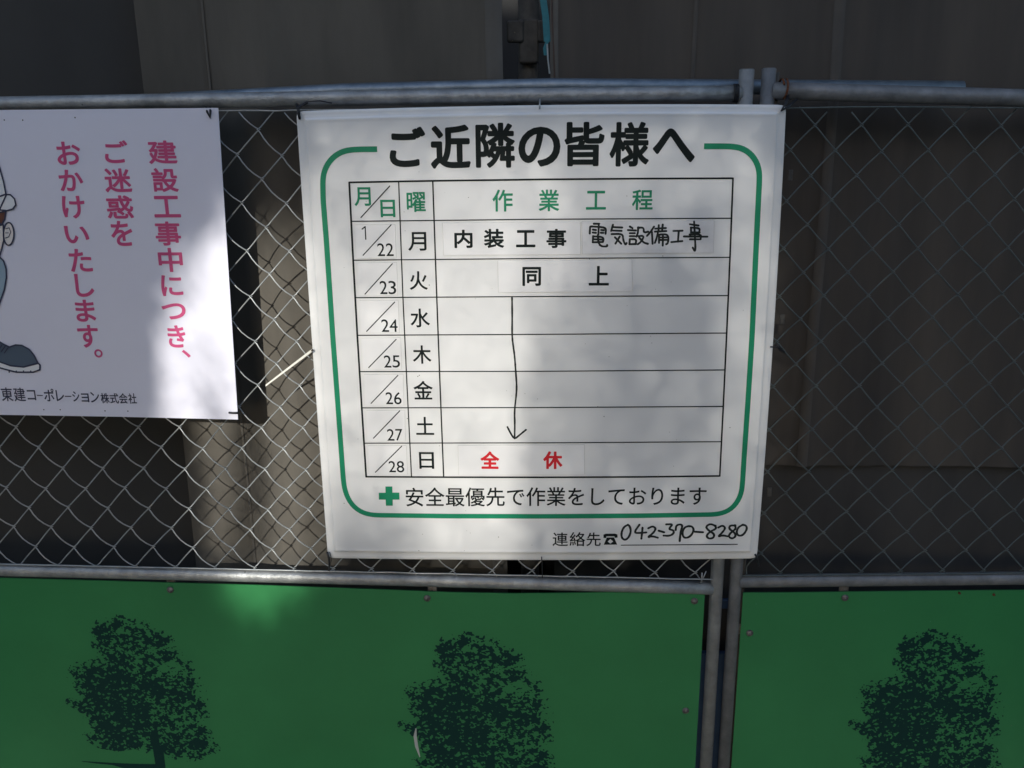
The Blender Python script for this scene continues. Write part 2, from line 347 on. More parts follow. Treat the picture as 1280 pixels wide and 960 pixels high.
M_HEM_LIT2 = mat('hem_lit_cloth_dark', (.108, .095, .082), rough=.75, col2=(.075, .068, .061), vscale=9, extra=weave(260))  # slightly paler than its sheet, painting light onto the fold lines
M_SEAM = mat('seam_cloth', (.108, .099, .085), rough=.85)
def hemof(sh, *a, **k):
    o = lit_hem(*a, **k); o.parent = sh; return o
hemof(SB, U(606, 50, .13)[0], xB1+.002, M_HEM_LIT)
hemof(SB, sB-.0025, sB+.0025, M_SEAM, nm='seam')
hemof(SC, xC0-.002, xC0+.014, M_HEM_LIT, fold=foldC, z0=zc-.01)
hemof(SC, U(867, 50, .13)[0], U(872, 50, .13)[0], M_HEM_LIT2, fold=foldC, z0=zc-.01, nm='seam')
hemof(SC, U(1040, 50, .13)[0], U(1054, 50, .13)[0], M_HEM_LIT2, fold=foldC, z0=zc-.01)

# scaffold post in the slot between two sheets
yp = .21
def pt(px, py, y): q = U(px, py, y); return (q[0], q[1], q[2]+ZOFF)
root = empty('scaffold_post', pt(661, 300, yp), 'dark old scaffold post with wedge clamps in the slot between the sheets', 'scaffold post')
xp_ = U(661, 50, yp)[0]; s_ = U(662, 50, yp)[0]-xp_
root.location.z = 0; root['_loc'] = (root.location.x, root.location.y, 0)
b = MB(); b.tube([(xp_, yp, .0), (xp_, yp, 2.6)], 13.2*s_, 16); b.build('tube', M_OLDSTEEL, root, True)
def cz(py): return U(661, py, yp-.03)[2]+ZOFF
b = MB(); b.box((xp_+.5*s_, yp-.022, (cz(24)+cz(79))/2), (24*s_, .03, cz(24)-cz(79)), .003); b.build('bracket', M_OLDSTEEL, root)
for pa, pb in ((634, 655), (672, 689)):
    xa, xb = U(pa, 40, yp-.03)[0], U(pb, 40, yp-.03)[0]
    b = MB(); b.box(((xa+xb)/2, yp-.03, (cz(26)+cz(53))/2), (xb-xa, .026, cz(26)-cz(53)), .003); b.build('wedge_clamp', M_OLDSTEEL, root)
b = MB(); b.tube([pt(672, 78, yp-.05), pt(673, 92, yp-.05), pt(672, 110, yp-.05)], .0012, 6); b.build('wire_end', M_TIE, root)
b = MB()
pts = [(678, -40), (679, 0), (682, 20), (683, 35), (684, 52), (681, 60), (682, 69)]
for (xa, ya), (xb, yb) in zip(pts, pts[1:]):
    ww = 4.2 if yb < 56 else 2.2
    V = [pt(xa-ww, ya, .135), pt(xa+ww, ya, .135), pt(xb+ww, yb, .135), pt(xb-ww, yb, .135)]
    V += [(v[0], v[1]+.003, v[2]) for v in V]
    b.add(V, [(0, 1, 2, 3), (7, 6, 5, 4), (0, 4, 5, 1), (1, 5, 6, 2), (2, 6, 7, 3), (3, 7, 4, 0)])
tag(b.build('strap', M_TEAL), 'teal webbing strap hanging beside the scaffold post', 'strap')
b = MB(); b.tube([pt(689, -40, .13), pt(690, 20, .13), pt(692, 60, .13), pt(694, 120, .13)], .0016, 8)
tag(b.build('cable', M_CABLE), 'thin brown cable running down right of the teal strap', 'cable')
b = MB(); b.tube([pt(684, 55, .12), pt(685, 75, .12), pt(687, 92, .12)], .0016, 8)
tag(b.build('cord_end', M_WIRE), 'short pale frayed cord end below the teal strap', 'cord')

# ------------------------------------------------------------------ fence panels
ZT, ZL = .9266, -.0686
RAD = .0137
def net(plane, s0, s1, zt, zb, node, P, Q, m, root, rr, bow):
    """chain-link: every zigzag wire is one part; neighbours hook round each other at the nodes"""
    k0 = math.floor((s0-node[0])/(P/2)); k1 = math.ceil((s1-node[0])/(P/2))
    j0 = math.floor((zb-node[1])/(Q/2)); j1 = math.ceil((zt-node[1])/(Q/2))
    def nd(c, j):
        return (node[0]+c*P/2+.0038*N(c*.7, j*.6, 4)+.0045*N(c*.11, j*.13, 8)+.0008*(j-8)*0, node[1]+j*Q/2+.0038*N(c*.6, j*.7, 14)+.003*N(c*.12, j*.1, 18))
    for k in range(k0, k1):
        pts = []; js = list(range(j0, j1+1)); rnd = random.Random(k*17+1)
        tw = rnd.uniform(.85, 1.15)
        for a, j in enumerate(js):
            side = (j+k) % 2                       # 1: at right column, 0: left column
            c = k+side; x, z = nd(c, j); ox = .0029*(1 if side else -1)
            pts.append((x+ox, z, 0.0))
            if j < j1:
                x2, z2 = nd(k+1-side, j+1)
                f = -1 if side else 1               # going up: from right to left is the '\' strand, in front
                for u in (.09, .27, .5, .73, .91):
                    xx = x+(x2-x)*u; zz = z+(z2-z)*u
                    sag = bow*math.sin(math.pi*u)*tw
                    amp = (.0042*math.sin(math.pi*u)**.5)*(1 if side else -1)
                    if side: xx -= sag*.8; zz -= sag*.8
                    else: xx -= sag*.15; zz += sag*.15
                    pts.append((xx, zz, amp))
        pts = [(min(max(p[0], s0), s1), p[1], p[2]) for p in pts if zb <= p[1] <= zt]
        if len(pts) < 4: continue
        # one tube per continuous run inside the frame
        run = []; b = MB(); last = None
        for p in pts:
            if last and math.hypot(p[0]-last[0], p[1]-last[1]) > .03:
                if len(run) > 1: b.tube([plane.w(*q) for q in run], rr, 6)
                run = []
            run.append(p); last = p
        if len(run) > 1: b.tube([plane.w(*q) for q in run], rr, 6)
        if b.V: b.build('wire', m, root, True)

def rail(plane, s0, s1, za, zb, r, name, m, root, bowz=0.0):
    b = MB(); n = 14; b.tube([plane.w(s0+(s1-s0)*i/n, za+(zb-za)*i/n+bowz*math.sin(math.pi*i/n)) for i in range(n+1)], r, 24)
    return b.build(name, m, root, True)

PL = flat(.03)
fl = empty('fence_panel', (-.075, .03, 0), 'left steel fence panel with bright chain-link above a green board printed with trees', 'fence panel', 'guard fence panels')
xpL, xpR = .8246, .8677
# rails measured at both ends of what shows
def zat(pl, px, py): return pl.at(px, py)[1]
sa, za = PL.at(0, 131); sb, zb_ = PL.at(912, 116.5)
slope = (zb_-za)/(sb-sa); x0 = xpL-1.8
rail(PL, x0, xpL-.004, za+slope*(x0-sa), zb_, RAD, 'top_rail', M_STEEL, fl, .002)
sa, za = PL.at(0, 712.5); sb, zb2 = PL.at(880, 735); slope = (zb2-za)/(sb-sa)
rail(PL, x0, xpL-.004, za+slope*(x0-sa), zb2, RAD*1.02, 'middle_rail', M_STEEL, fl, .002)
rail(PL, x0, xpL-.004, -.80, -.80, RAD, 'bottom_rail', M_STEEL, fl)
def post(plane, s, top, m, root, r=RAD):
    b = MB(); b.tube([plane.w(s, -ZOFF+.11), plane.w(s, top)], r, 24); b.build('post', m, root, True)
    b = MB(); b.tube([plane.w(s, top-.001), plane.w(s, top+.0015)], r*.86, 20); b.build('post_cap', M_STEEL2, root)
ztop = PL.at(936, 87)[1]
post(PL, xpL+.003, ztop, M_POST, fl); post(PL, x0, ztop, M_POST, fl)
net(PL, x0+.012, xpL-.008, ZT-.018, ZL+.006, (-.0811, .6895), .0865, .0913, M_WIRE, fl, .00138, .0042)
b = MB(); n = 60
tw = [PL.w(x0+(xpL-x0)*i/n, (zat(PL, 0, 703)+ (zat(PL, 880, 722)-zat(PL, 0, 703))*((x0+(xpL-x0)*i/n)-PL.at(0, 703)[0])/(PL.at(880, 722)[0]-PL.at(0, 703)[0]))+.0015*N(i*.5, 1), .008) for i in range(n+1)]
b.tube(tw, .0016, 6); b.build('tension_wire', M_WIRE, fl, True)
b = MB(); b.tube([PL.w(x0+(xpL-x0)*i/n, ZT-.0195+.0015*N(i*.5, 7), .004) for i in range(n+1)], .0016, 6); b.build('tension_wire', M_WIRE, fl, True)
b = MB(); b.tube([PL.w(xpL-.030, ZL+.005, .006), PL.w(xpL-.030, ZL+.03, .006)], .0018, 6)
b.tube([PL.w(xpL-.022, ZL+.035, .008), PL.w(xpL-.027, ZL+.02, .008), PL.w(xpL-.033, ZL+.006, .008)], .0012, 6); b.build('wire_end', M_WIRE, fl, True)
b = MB()
for k in range(3):
    q = [PL.w(xpL-.018+.003*k, zb_+.0155*math.cos(t), .0155*math.sin(t)) for t in [i*2*math.pi/14 for i in range(15)]]
    b.tube(q, .0014, 6)
b.build('binding_wire', M_TIE, fl, True)

fr = empty('fence_panel', (float(H0[0]+.9), float(H0[1]+.05), 0), 'right steel fence panel with dull chain-link, right of the schedule board', 'fence panel', 'guard fence panels')
sa, za = RIGHT.at(985, 114); sb, zb3 = RIGHT.at(1280, 122.5); slope = (zb3-za)/(sb-sa)
sR = 1.8
rail(RIGHT, .006, sR, za+slope*(.006-sa), za+slope*(sR-sa), RAD*1.15, 'top_rail', M_STEEL2, fr)
sa, za2 = RIGHT.at(950, 726); sb, zb4 = RIGHT.at(1280, 722.5); slope2 = (zb4-za2)/(sb-sa)
rail(RIGHT, .006, sR, za2+slope2*(.006-sa), za2+slope2*(sR-sa), RAD*1.02, 'middle_rail', M_STEEL2, fr)
rail(RIGHT, .006, sR, -.80, -.80, RAD, 'bottom_rail', M_STEEL2, fr)
post(RIGHT, .0, RIGHT.at(963, 86)[1], M_STEEL2, fr, RAD*.95); post(RIGHT, sR, ztop, M_STEEL2, fr)
b = MB(); b.tube([RIGHT.w(.0165, -ZOFF+.12, -.004), RIGHT.w(.0165, RIGHT.at(973, 90)[1], -.004)], .0042, 8); b.build('stiffener', M_OLDSTEEL, fr, True)
net(RIGHT, .022, sR-.01, ZT-.02, ZL+.008, (.1793, .6893), .0872, .0913, M_WIRE2, fr, .00145, .0012)
zr1, zr2 = RIGHT.at(985, 717)[1], RIGHT.at(1280, 714)[1]; s1_, s2_ = RIGHT.at(985, 717)[0], RIGHT.at(1280, 714)[0]
for zf, off in ((lambda s: zr1+(zr2-zr1)*(s-s1_)/(s2_-s1_), .008), (lambda s: ZT-.024+.002*math.sin(s*9), .006)):
    b = MB(); b.tube([RIGHT.w(.006+(sR-.01)*i/n, zf(.006+(sR-.01)*i/n), off) for i in range(n+1)], .0016, 6); b.build('tension_wire', M_WIRE2, fr, True)
for (px, py) in ((987, 219), (977, 399), (961, 614)):
    q = RIGHT.at(px, py); c = RIGHT.w(q[0], q[1], .004)
    b = MB(); b.box(c, (.009, .003, .020), .001); b.build('mesh_clip', M_OLDSTEEL, fr)
b = MB()
q = RIGHT.at(981, 111)
b.tube([RIGHT.w(q[0]-.004+.004*math.cos(t*.5), q[1]+.017*math.cos(t), .004+.018*math.sin(t)) for t in [i*2*math.pi/16 for i in range(20)]], .0021, 6)
b.build('rusty_wire', M_RUST, fr, True)

# long tube lashed behind the top rails
b = MB(); a_ = U(300, 113, .062); c_ = U(1203, 110.5, .075)
b.tube([(U(215, 121.5, .062)[0], .062, U(215, 124.5, .062)[2]+ZOFF), (U(300, 118, .062)[0], .062, U(300, 120.5, .062)[2]+ZOFF), (U(430, 113, .062)[0], .062, U(430, 113.5, .062)[2]+ZOFF), (.47, .062, U(640, 107.5, .062)[2]+ZOFF), (c_[0], .075, c_[2]+ZOFF)], .0135, 24)
tag(b.build('scaffold_tube', M_BLUEPIPE, None, True), 'bluish steel tube lying behind the fence top rails, ending on the right', 'steel tube')

# green boards with the printed trees
def img_px(zx, zy): return zx/3.2, 660+zy/3.2
OUT = [(375, 405), (400, 378), (450, 362), (490, 355), (550, 370), (620, 405), (680, 440), (705, 490), (760, 545), (795, 600), (810, 650), (822, 710), (825, 780), (838, 840), (868, 885), (835, 903), (770, 920), (700, 915), (665, 905), (600, 890), (540, 870), (470, 880), (400, 868), (370, 850), (345, 830), (405, 818), (350, 775), (342, 735), (278, 695), (335, 685), (322, 650), (278, 590), (300, 550), (370, 540), (412, 528), (382, 470)]
TRK = [(598, 830), (612, 880), (626, 975), (628, 1010), (664, 1010), (664, 975), (655, 890), (690, 850), (640, 870), (630, 800)]
def tree_raster():
    P = flat(.0215); cell = 1.0/800
    pts = np.array([P.at(*img_px(*p)) for p in OUT]); trk = np.array([P.at(*img_px(*p)) for p in TRK])
    lo = pts.min(0)-.01; hi = pts.max(0)+.01; lo[1] = trk[:, 1].min()-.003
    nx = int((hi[0]-lo[0])/cell); nz = int((hi[1]-lo[1])/cell)
    gx, gz = np.meshgrid(lo[0]+np.arange(nx+1)*cell, lo[1]+np.arange(nz+1)*cell, indexing='ij')
    def inside(poly):
        ins = np.zeros(gx.shape, bool); dist = np.full(gx.shape, 9.0)
        for (x1, y1), (x2, y2) in zip(poly, np.roll(poly, -1, 0)):
            c = ((y1 > gz) != (y2 > gz)) & (gx < (x2-x1)*(gz-y1)/(y2-y1+1e-12)+x1); ins ^= c
            t = np.clip(((gx-x1)*(x2-x1)+(gz-y1)*(y2-y1))/((x2-x1)**2+(y2-y1)**2), 0, 1)
            dist = np.minimum(dist, np.hypot(gx-x1-t*(x2-x1), gz-y1-t*(y2-y1)))
        return np.where(ins, dist, -dist)
    rs = np.random.RandomState(5)
    def vn(fx, fz, rot):
        c, s = math.cos(rot), math.sin(rot); u = (gx*c+gz*s)*fx+50; v = (-gx*s+gz*c)*fz+50
        T = rs.rand(256, 256); iu = np.floor(u).astype(int); iv = np.floor(v).astype(int); a = u-iu; b_ = v-iv
        a = a*a*(3-2*a); b_ = b_*b_*(3-2*b_)
        g = lambda i, j: T[i % 256, j % 256]
        return (g(iu, iv)*(1-a)+g(iu+1, iv)*a)*(1-b_)+(g(iu, iv+1)*(1-a)+g(iu+1, iv+1)*a)*b_
    d = inside(pts); dt = np.maximum(inside(trk), inside(np.array([P.at(*img_px(*q)) for q in [(305, 931), (380, 935), (450, 939), (540, 943), (625, 944), (640, 1000), (560, 985), (500, 962), (450, 948), (380, 941)]])))
    nz_ = .33*vn(135, 190, .5)+.36*vn(290, 400, -.4)+.20*vn(70, 92, .3)+.11*vn(30, 34, .8)
    w = (gx-lo[0])/(hi[0]-lo[0]); h = (gz-lo[1])/(hi[1]-lo[1])
    thr = .425+.13*np.clip(w-.45, 0, 1)*np.clip(h*1.5, 0, 1)+.06*np.clip(h-.6, 0, 1)-.03*np.exp(-((w-.32)/.2)**2-((h-.35)/.25)**2)
    edge = np.clip(1-(d+.008*(vn(75, 75, .1)-.5)*2)/.016, 0, 3)
    f = nz_-thr-.10*edge+.035*np.exp(-((w-.4)/.25)**2-((h-.45)/.3)**2)
    # lighter fan of boughs above the trunk
    f -= .09*np.exp(-((w-.56)/.055)**2-((h-.30)/.06)**2)
    f = np.where(d < -.010, -1, f)
    f = np.maximum(f, dt*25+.02*(vn(300, 300, 0)-.5))
    V, Fc, idx = [], [], {}
    def vert(k, p):
        if k not in idx: idx[k] = len(V); V.append(p)
        return idx[k]
    for i in range(nx):
        for j in range(nz):
            c = [(i, j), (i+1, j), (i+1, j+1), (i, j+1)]; vs = [f[a] for a in c]
            if max(vs) <= 0: continue
            poly = []
            for k in range(4):
                a, b_ = c[k], c[(k+1) % 4]; va, vb = vs[k], vs[(k+1) % 4]
                if va > 0: poly.append(vert(a, (gx[a], gz[a])))
                if (va > 0) != (vb > 0):
                    t = va/(va-vb); kk = (min(a, b_), max(a, b_))
                    poly.append(vert(kk, (gx[a]+(gx[b_]-gx[a])*t, gz[a]+(gz[b_]-gz[a])*t)))
            if len(poly) > 2: Fc.append(poly)
    top = P.at(153, 771)
    return [(x-top[0], z-top[1]) for x, z in V], Fc
TV, TF = tree_raster()
tree_me = None
def tree_print(plane, top_px, wscale, root):
    global tree_me
    s, z = plane.at(*top_px)
    if tree_me is None:
        tree_me = bpy.data.meshes.new('tree_print'); tree_me.from_pydata([(x, 0, zz) for x, zz in TV], [], TF); tree_me.materials.append(M_TREEP)
    o = bpy.data.objects.new('tree_print', tree_me); COL.objects.link(o); o.parent = root
    o.location = plane.w(s, z, .0006); o.scale = (wscale, 1, wscale)
    o.rotation_euler = (0, 0, math.atan2(plane.d[1], plane.d[0])); return o
def green_board(plane, edge_px, bottom, root, lab=None):
    """edge_px: top edge from left to right; thin sheet with a slightly wavy top"""
    V, Fc = [], []; T = [plane.at(*p) for p in edge_px]; n = len(T); m_ = 14
    for i, (s, zt) in enumerate(T):
        for j in range(m_+1):
            z = zt+(bottom-zt)*j/m_; V.append(plane.w(s, z))
    for i in range(n-1):
        for j in range(m_):
            a = i*(m_+1)+j; Fc.append((a, a+1, a+m_+2, a+m_+1))
    b0 = len(V); V += [(v[0], v[1]+.003, v[2]) for v in V]; Fc += [tuple(k+b0 for k in f[::-1]) for f in list(Fc)]
    for i in range(n-1): a = i*(m_+1); c = (i+1)*(m_+1); Fc.append((a, c, c+b0, a+b0))
    for a0 in (0, (n-1)*(m_+1)):
        for j in range(m_): Fc.append((a0+j, a0+j+1, a0+j+1+b0, a0+j+b0))
    return mesh('green_board', V, Fc, M_PANEL, root)
GP = flat(.0225)
s_r, _ = GP.at(878, 800)
gb = green_board(GP, [(-260, 711), (0, 722.5), (160, 727), (320, 731.5), (460, 736.5), (560, 740.5), (640, 742), (700, 741.5), (760, 740.5), (820, 741), (881, 742.5)], -.82, fl)
RP = rightp(.0075)
gb2 = green_board(RP, [(929, 741), (1000, 740.8), (1056, 740), (1150, 738.8), (1280, 737.8), (1700, 738)], -.82, fr)
tree_print(GP, (153, 771), 1.0, gb)
w1 = GP.at(257, 880)[0]-GP.at(87, 877)[0]; w2 = GP.at(691, 890)[0]-GP.at(502, 900)[0]; w3 = RP.at(1241, 890)[0]-RP.at(1056, 901)[0]
tree_print(GP, (588, 792), w2/w1*.985, gb); tree_print(RP, (1168, 788.5), w3/w1*1.0, gb2)
def bolt(plane, px, py, root, r=.0075, mm=M_BOLT):
    s, z = plane.at(px, py); b = MB(); c0 = plane.w(s, z, -.001); c1 = plane.w(s, z, .0022); c2_ = plane.w(s, z, .0042)
    b.tube([c0, c1, c2_], [r, r, r*.6], 14); b.tube([c2_, plane.w(s, z, .006)], r*.38, 6); b.build('bolt', mm, root, True)
for p in ((213, 737), (534, 747.5), (868, 751), (857, 888)): bolt(GP, *p, gb)
for p in ((1056, 747), (937, 791)): bolt(RP, *p, gb2)
for p in ((1199, 741), (1242, 743)): bolt(RP, *p, gb2, .0028, M_RUST)
for pl, px, py, rt in ((GP, 213, 731, fl), (GP, 540, 738, fl), (RP, 1056, 737.5, fr), (RP, 926, 788, fr)):
    s, z = pl.at(px, py); c = pl.w(s, z, -.0065)
    b = MB(); b.box(c, (.02 if px != 926 else .012, .004, .024), .001); b.build('fixing_tab', M_BOLT, rt)
# scratch on the middle tree
P_ = [(520, 910), (519, 920), (521, 933), (525, 946)]
b = MB(); wd = (.6, 2.0, 2.0, .5)
V = [GP.w(*GP.at(x+sgn*w_, y), .0012) for (x, y), w_ in zip(P_, wd) for sgn in (-1, 1)]
b.add(V, [(0, 1, 3, 2), (2, 3, 5, 4), (4, 5, 7, 6)]); b.build('scratch', mat('scratch', (.42, .45, .42), rough=.6), gb)
# blue sheet glimpsed between the two posts
b = MB(); q = U(893, 818, .09)
b.box((q[0], .10, (q[2]+ZOFF+.02)/2), (.16, .012, q[2]+ZOFF-.02))
tag(b.build('blue_sheet', M_BLUE), 'dull blue sheet glimpsed low between the two fence posts', 'plastic sheet')
b = MB(); q = U(905, 757, .09); b.box((q[0], .1, q[2]+ZOFF), (.03, .01, .022), .002)
tag(b.build('blue_tag', M_BLUE), 'small blue scrap between the posts just below the middle rails', 'plastic scrap')
# added dark backing behind the green boards so that nothing shows through the slits
b = MB(); b.box((.87, .30, .45), (2.8, .01, .72))
tag(b.build('dark_backing', M_SHEET2), 'dark backing added low behind the green boards to close the slits', 'plastic sheet')

# ------------------------------------------------------------------ printing
_g = {}
def glyph(ch):
    """outline mesh of one character from Blender's built-in font: (verts2d, faces, boundary edges)"""
    if ch in _g: return _g[ch]
    c = bpy.data.curves.new('glyph', 'FONT'); c.body = ch; c.resolution_u = 5
    o = bpy.data.objects.new('glyph', c); COL.objects.link(o)
    dg = bpy.context.evaluated_depsgraph_get(); me = bpy.data.meshes.new_from_object(o.evaluated_get(dg))
    V = np.array([(v.co.x, v.co.y) for v in me.vertices]); Fc = [tuple(p.vertices) for p in me.polygons]
    cnt = {}
    for f in Fc:
        for a, b_ in zip(f, f[1:]+f[:1]): k = (min(a, b_), max(a, b_)); cnt[k] = cnt.get(k, 0)+1
    E = [k for k, v in cnt.items() if v == 1]
    bpy.data.objects.remove(o); bpy.data.curves.remove(c); bpy.data.meshes.remove(me)
    _g[ch] = (V, Fc, E); return _g[ch]
class Print:
    """flat ink on an upright plane, gathered into one mesh"""
    def __init__(s, plane, off): s.p, s.off, s.V, s.F, s.k = plane, off, [], [], 0
    def poly(s, P2, faces=None, lift=0.0):
        b = len(s.V); s.k += 1; e = s.off+lift+(s.k % 13)*2e-6
        s.V += [s.p.w(x, z, e) for x, z in P2]; s.F += [tuple(i+b for i in f) for f in (faces or [tuple(range(len(P2)))])]
    def disc(s, x, z, r, n=10): s.poly([(x+r*math.cos(2*math.pi*i/n), z+r*math.sin(2*math.pi*i/n)) for i in range(n)], None, 6e-5)
    def seg(s, a, b_, r, r2=None, lift=3e-5):
        d = np.subtract(b_, a); L = math.hypot(*d)
        if L < 1e-7: return
        nx, nz = -d[1]/L, d[0]/L; r2 = r if r2 is None else r2
        s.poly([(a[0]+nx*r, a[1]+nz*r), (b_[0]+nx*r2, b_[1]+nz*r2), (b_[0]-nx*r2, b_[1]-nz*r2), (a[0]-nx*r, a[1]-nz*r)], None, lift)
    def ink(s, V, Fc, E, r):
        s.poly(V, Fc)
        if r > 0:
            used = set()
            for a, b_ in E:
                s.seg(V[a], V[b_], r); used.add(a); used.add(b_)
            for a in used: s.disc(V[a][0], V[a][1], r, 8)
    def boxglyph(s, ch, x0, y0, x1, y1, r=0.0):
        """fit the inked shape into a box measured on the photo; r = extra weight in metres"""
        V, Fc, E = glyph(ch)
        cx_, cy_ = (x0+x1)/2, (y0+y1)/2; c = s.p.at(cx_, cy_)
        w_ = s.p.at(x1, cy_)[0]-s.p.at(x0, cy_)[0]; h_ = s.p.at(cx_, y0)[1]-s.p.at(cx_, y1)[1]
        lo, hi = V.min(0), V.max(0); sc_ = np.array([(w_-2*r)/(hi[0]-lo[0]), (h_-2*r)/max(hi[1]-lo[1], 1e-3)])
        if ch in 'ー一': sc_[1] = sc_[0]
        s.ink([tuple(p) for p in (V-(lo+hi)/2)*sc_+c], Fc, E, r)
    def em(s, ch, cx_, cy_, size, r=0.0, sx=1.0):
        """place by the character's own square; size in photo pixels"""
        V, Fc, E = glyph(ch); c = s.p.at(cx_, cy_)
        k = (s.p.at(cx_, cy_-size/2)[1]-s.p.at(cx_, cy_+size/2)[1])
        kx = (s.p.at(cx_+size/2, cy_)[0]-s.p.at(cx_-size/2, cy_)[0])*sx
        s.ink([tuple(p) for p in (V-np.array([.5, .38]))*np.array([kx, k])+c], Fc, E, r)
    def line(s, pts, wpx, round_=True, wobble=0.0, seed=1):
        P2 = [s.p.at(*p) for p in pts]; k = s.p.at(pts[0][0]+1, pts[0][1])[0]-s.p.at(*pts[0])[0]; rnd = random.Random(seed)
        rr_ = [wpx*k/2*(1+rnd.uniform(-wobble, wobble)) for _ in P2]
        for i in range(len(P2)-1): s.seg(P2[i], P2[i+1], rr_[i], rr_[i+1])
        if round_:
            for p, r in zip(P2, rr_): s.disc(p[0], p[1], r, 8)
    def band(s, pts, wpx, closed=False):
        """mitred ribbon along photo points"""
        P2 = np.array([s.p.at(*p) for p in pts]); k = s.p.at(641, 400)[0]-s.p.at(640, 400)[0]; r = wpx*k/2
        T = np.gradient(P2, axis=0); T /= np.linalg.norm(T, axis=1)[:, None]; Nn = np.stack([-T[:, 1], T[:, 0]], 1)
        V = [tuple(v) for v in np.concatenate([P2+Nn*r, P2-Nn*r])]; n_ = len(P2)
        s.poly(V, [(i, i+1, n_+i+1, n_+i) for i in range(n_-1)])
    def build(s, name, m, parent): return mesh(name, s.V, s.F, m, parent)
    def cut(s, m, parent, name='character'):
        """close what was printed so far as one character of its own"""
        o = mesh(name, s.V, s.F, m, parent); s.V, s.F = [], []; return o
MM = .001

# ------------------------------------------------------------------ the schedule board
def lerp(a, b_, t): return (a[0]+(b_[0]-a[0])*t, a[1]+(b_[1]-a[1])*t)
def quad(p0, p1, p2, t): # through p0, p1 (middle), p2
    return tuple(p0[i]*(1-t)*(1-2*t)+p1[i]*4*t*(1-t)+p2[i]*t*(2*t-1) for i in (0, 1))
TL, TR, BR, BL = (369, 139), (984, 131), (947, 700), (409, 699.5)
def coons(u, v):
    t, bt = quad(TL, (675, 131.3), TR, u), quad(BL, (677, 702), BR, u)
    l, r = quad(TL, (388.3, 420), BL, v), quad(TR, (968, 420), BR, v)
    c = tuple((1-u)*(1-v)*TL[i]+u*(1-v)*TR[i]+(1-u)*v*BL[i]+u*v*BR[i] for i in (0, 1))
    return tuple((1-v)*t[i]+v*bt[i]+(1-u)*l[i]+u*r[i]-c[i] for i in (0, 1))
bx, bz = FRONT.at(677, 702)
nb = empty('notice_board', (bx, 0, ZOFF), 'large white schedule board with a green frame line, wired to the fence centre', 'notice board')
def build_board():
    e = [0, .0035, .007, .0155, .0172, .019, .0215, .0235, .029]
    us = e+[.029+(1-.058)*i/20 for i in range(1, 20)]+[1-a for a in e[::-1]]
    prof = {0: .0075, .0035: .0052, .007: .0048, .0155: .0046, .0172: .0030, .019: .0004, .0215: -.0005, .0235: 0, .029: 0}
    def hd(d): 
        ks = sorted(prof); 
        if d >= .029: return 0.0
        for a, b_ in zip(ks, ks[1:]):
            if a <= d <= b_: return prof[a]+(prof[b_]-prof[a])*(d-a)/(b_-a)
    V, Fc = [], []; n_ = len(us)
    for v in us:
        for u in us:
            du, dv = min(u, 1-u), min(v, 1-v); uu, vv = u, v
            # round the corners
            if du < .012 and dv < .012:
                rr_ = .012; ax, ay = rr_-du, rr_-dv; L = math.hypot(ax, ay)
                mxx = max(ax, ay)
                if L > 1e-6: ax, ay = ax*mxx/L, ay*mxx/L
                nu, nv = rr_-ax, rr_-ay
                uu = nu if u < .5 else 1-nu; vv = nv if v < .5 else 1-nv
            s_, z = FRONT.at(*coons(uu, vv)); V.append(FRONT.w(s_, z, -hd(min(du, dv))))
    for j in range(n_-1):
        for i in range(n_-1):
            a = j*n_+i; Fc.append((a, a+n_, a+n_+1, a+1))
    o = mesh('face_plate', V, Fc, M_BOARD, nb, True)
    # turned-back skirt
    ring = [(j, 0) for j in range(n_)]+[(n_-1, i) for i in range(1, n_)]+[(j, n_-1) for j in range(n_-2, -1, -1)]+[(0, i) for i in range(n_-2, 0, -1)]
    W_ = [V[j*n_+i] for j, i in ring]; m_ = len(W_)
    V2 = W_+[(p[0], p[1]+.008, p[2]) for p in W_]
    F2 = [(i, (i+1) % m_, m_+(i+1) % m_, m_+i) for i in range(m_)]+[tuple(range(m_, 2*m_))]
    mesh('skirt', V2, F2, M_EDGE, nb)
build_board()
def arc(cx_, cy_, rx, ry, a0, a1, n_=12): return [(cx_+rx*math.cos(R(a0+(a1-a0)*i/n_)), cy_-ry*math.sin(R(a0+(a1-a0)*i/n_))) for i in range(n_+1)]
p = Print(FRONT, .0006)
left = [(471.5, 186.5), (455, 186.5), (441, 187)]+arc(441, 226, 37.5, 39, 90, 180)[1:]+[(404, 250), (408, 300), (416, 420), (422, 500), (428.5, 590)]
lowl = [(429.5, 604), (432, 616), (437, 627), (445, 636), (455, 641.5), (466, 643.8)]
low = [(560, 645), (680, 645.3), (800, 644.5), (893, 643)]
lowr = [(905, 641), (915, 635.5), (922, 627), (926.5, 617), (928, 605)]
rgt = [(929.5, 580), (935, 500), (940, 420), (945.5, 300), (949.3, 222)]
top_ = [(949, 212), (946, 203), (941, 195), (934, 188.5), (925, 184.3), (915, 183), (900, 182.8), (880, 182.8)]
def resample(pts, n_=160):
    P2 = np.array(pts); d = np.r_[0, np.cumsum(np.hypot(*np.diff(P2, axis=0).T))]; t = np.linspace(0, d[-1], n_)
    return list(zip(np.interp(t, d, P2[:, 0]), np.interp(t, d, P2[:, 1])))
def smoothp(pts, n_=240):
    Q = np.array(resample(pts, n_)); K = np.array([1, 2, 3, 2, 1])/9.0
    for c in (0, 1):
        x = np.convolve(np.pad(Q[:, c], 2, mode='reflect', reflect_type='odd'), K, 'valid'); Q[:, c] = x
    return [tuple(q) for q in Q]
p.band(smoothp(left+lowl+low+lowr+rgt+top_, 330), 6.6)
p.build('border_line', M_GREEN, nb)
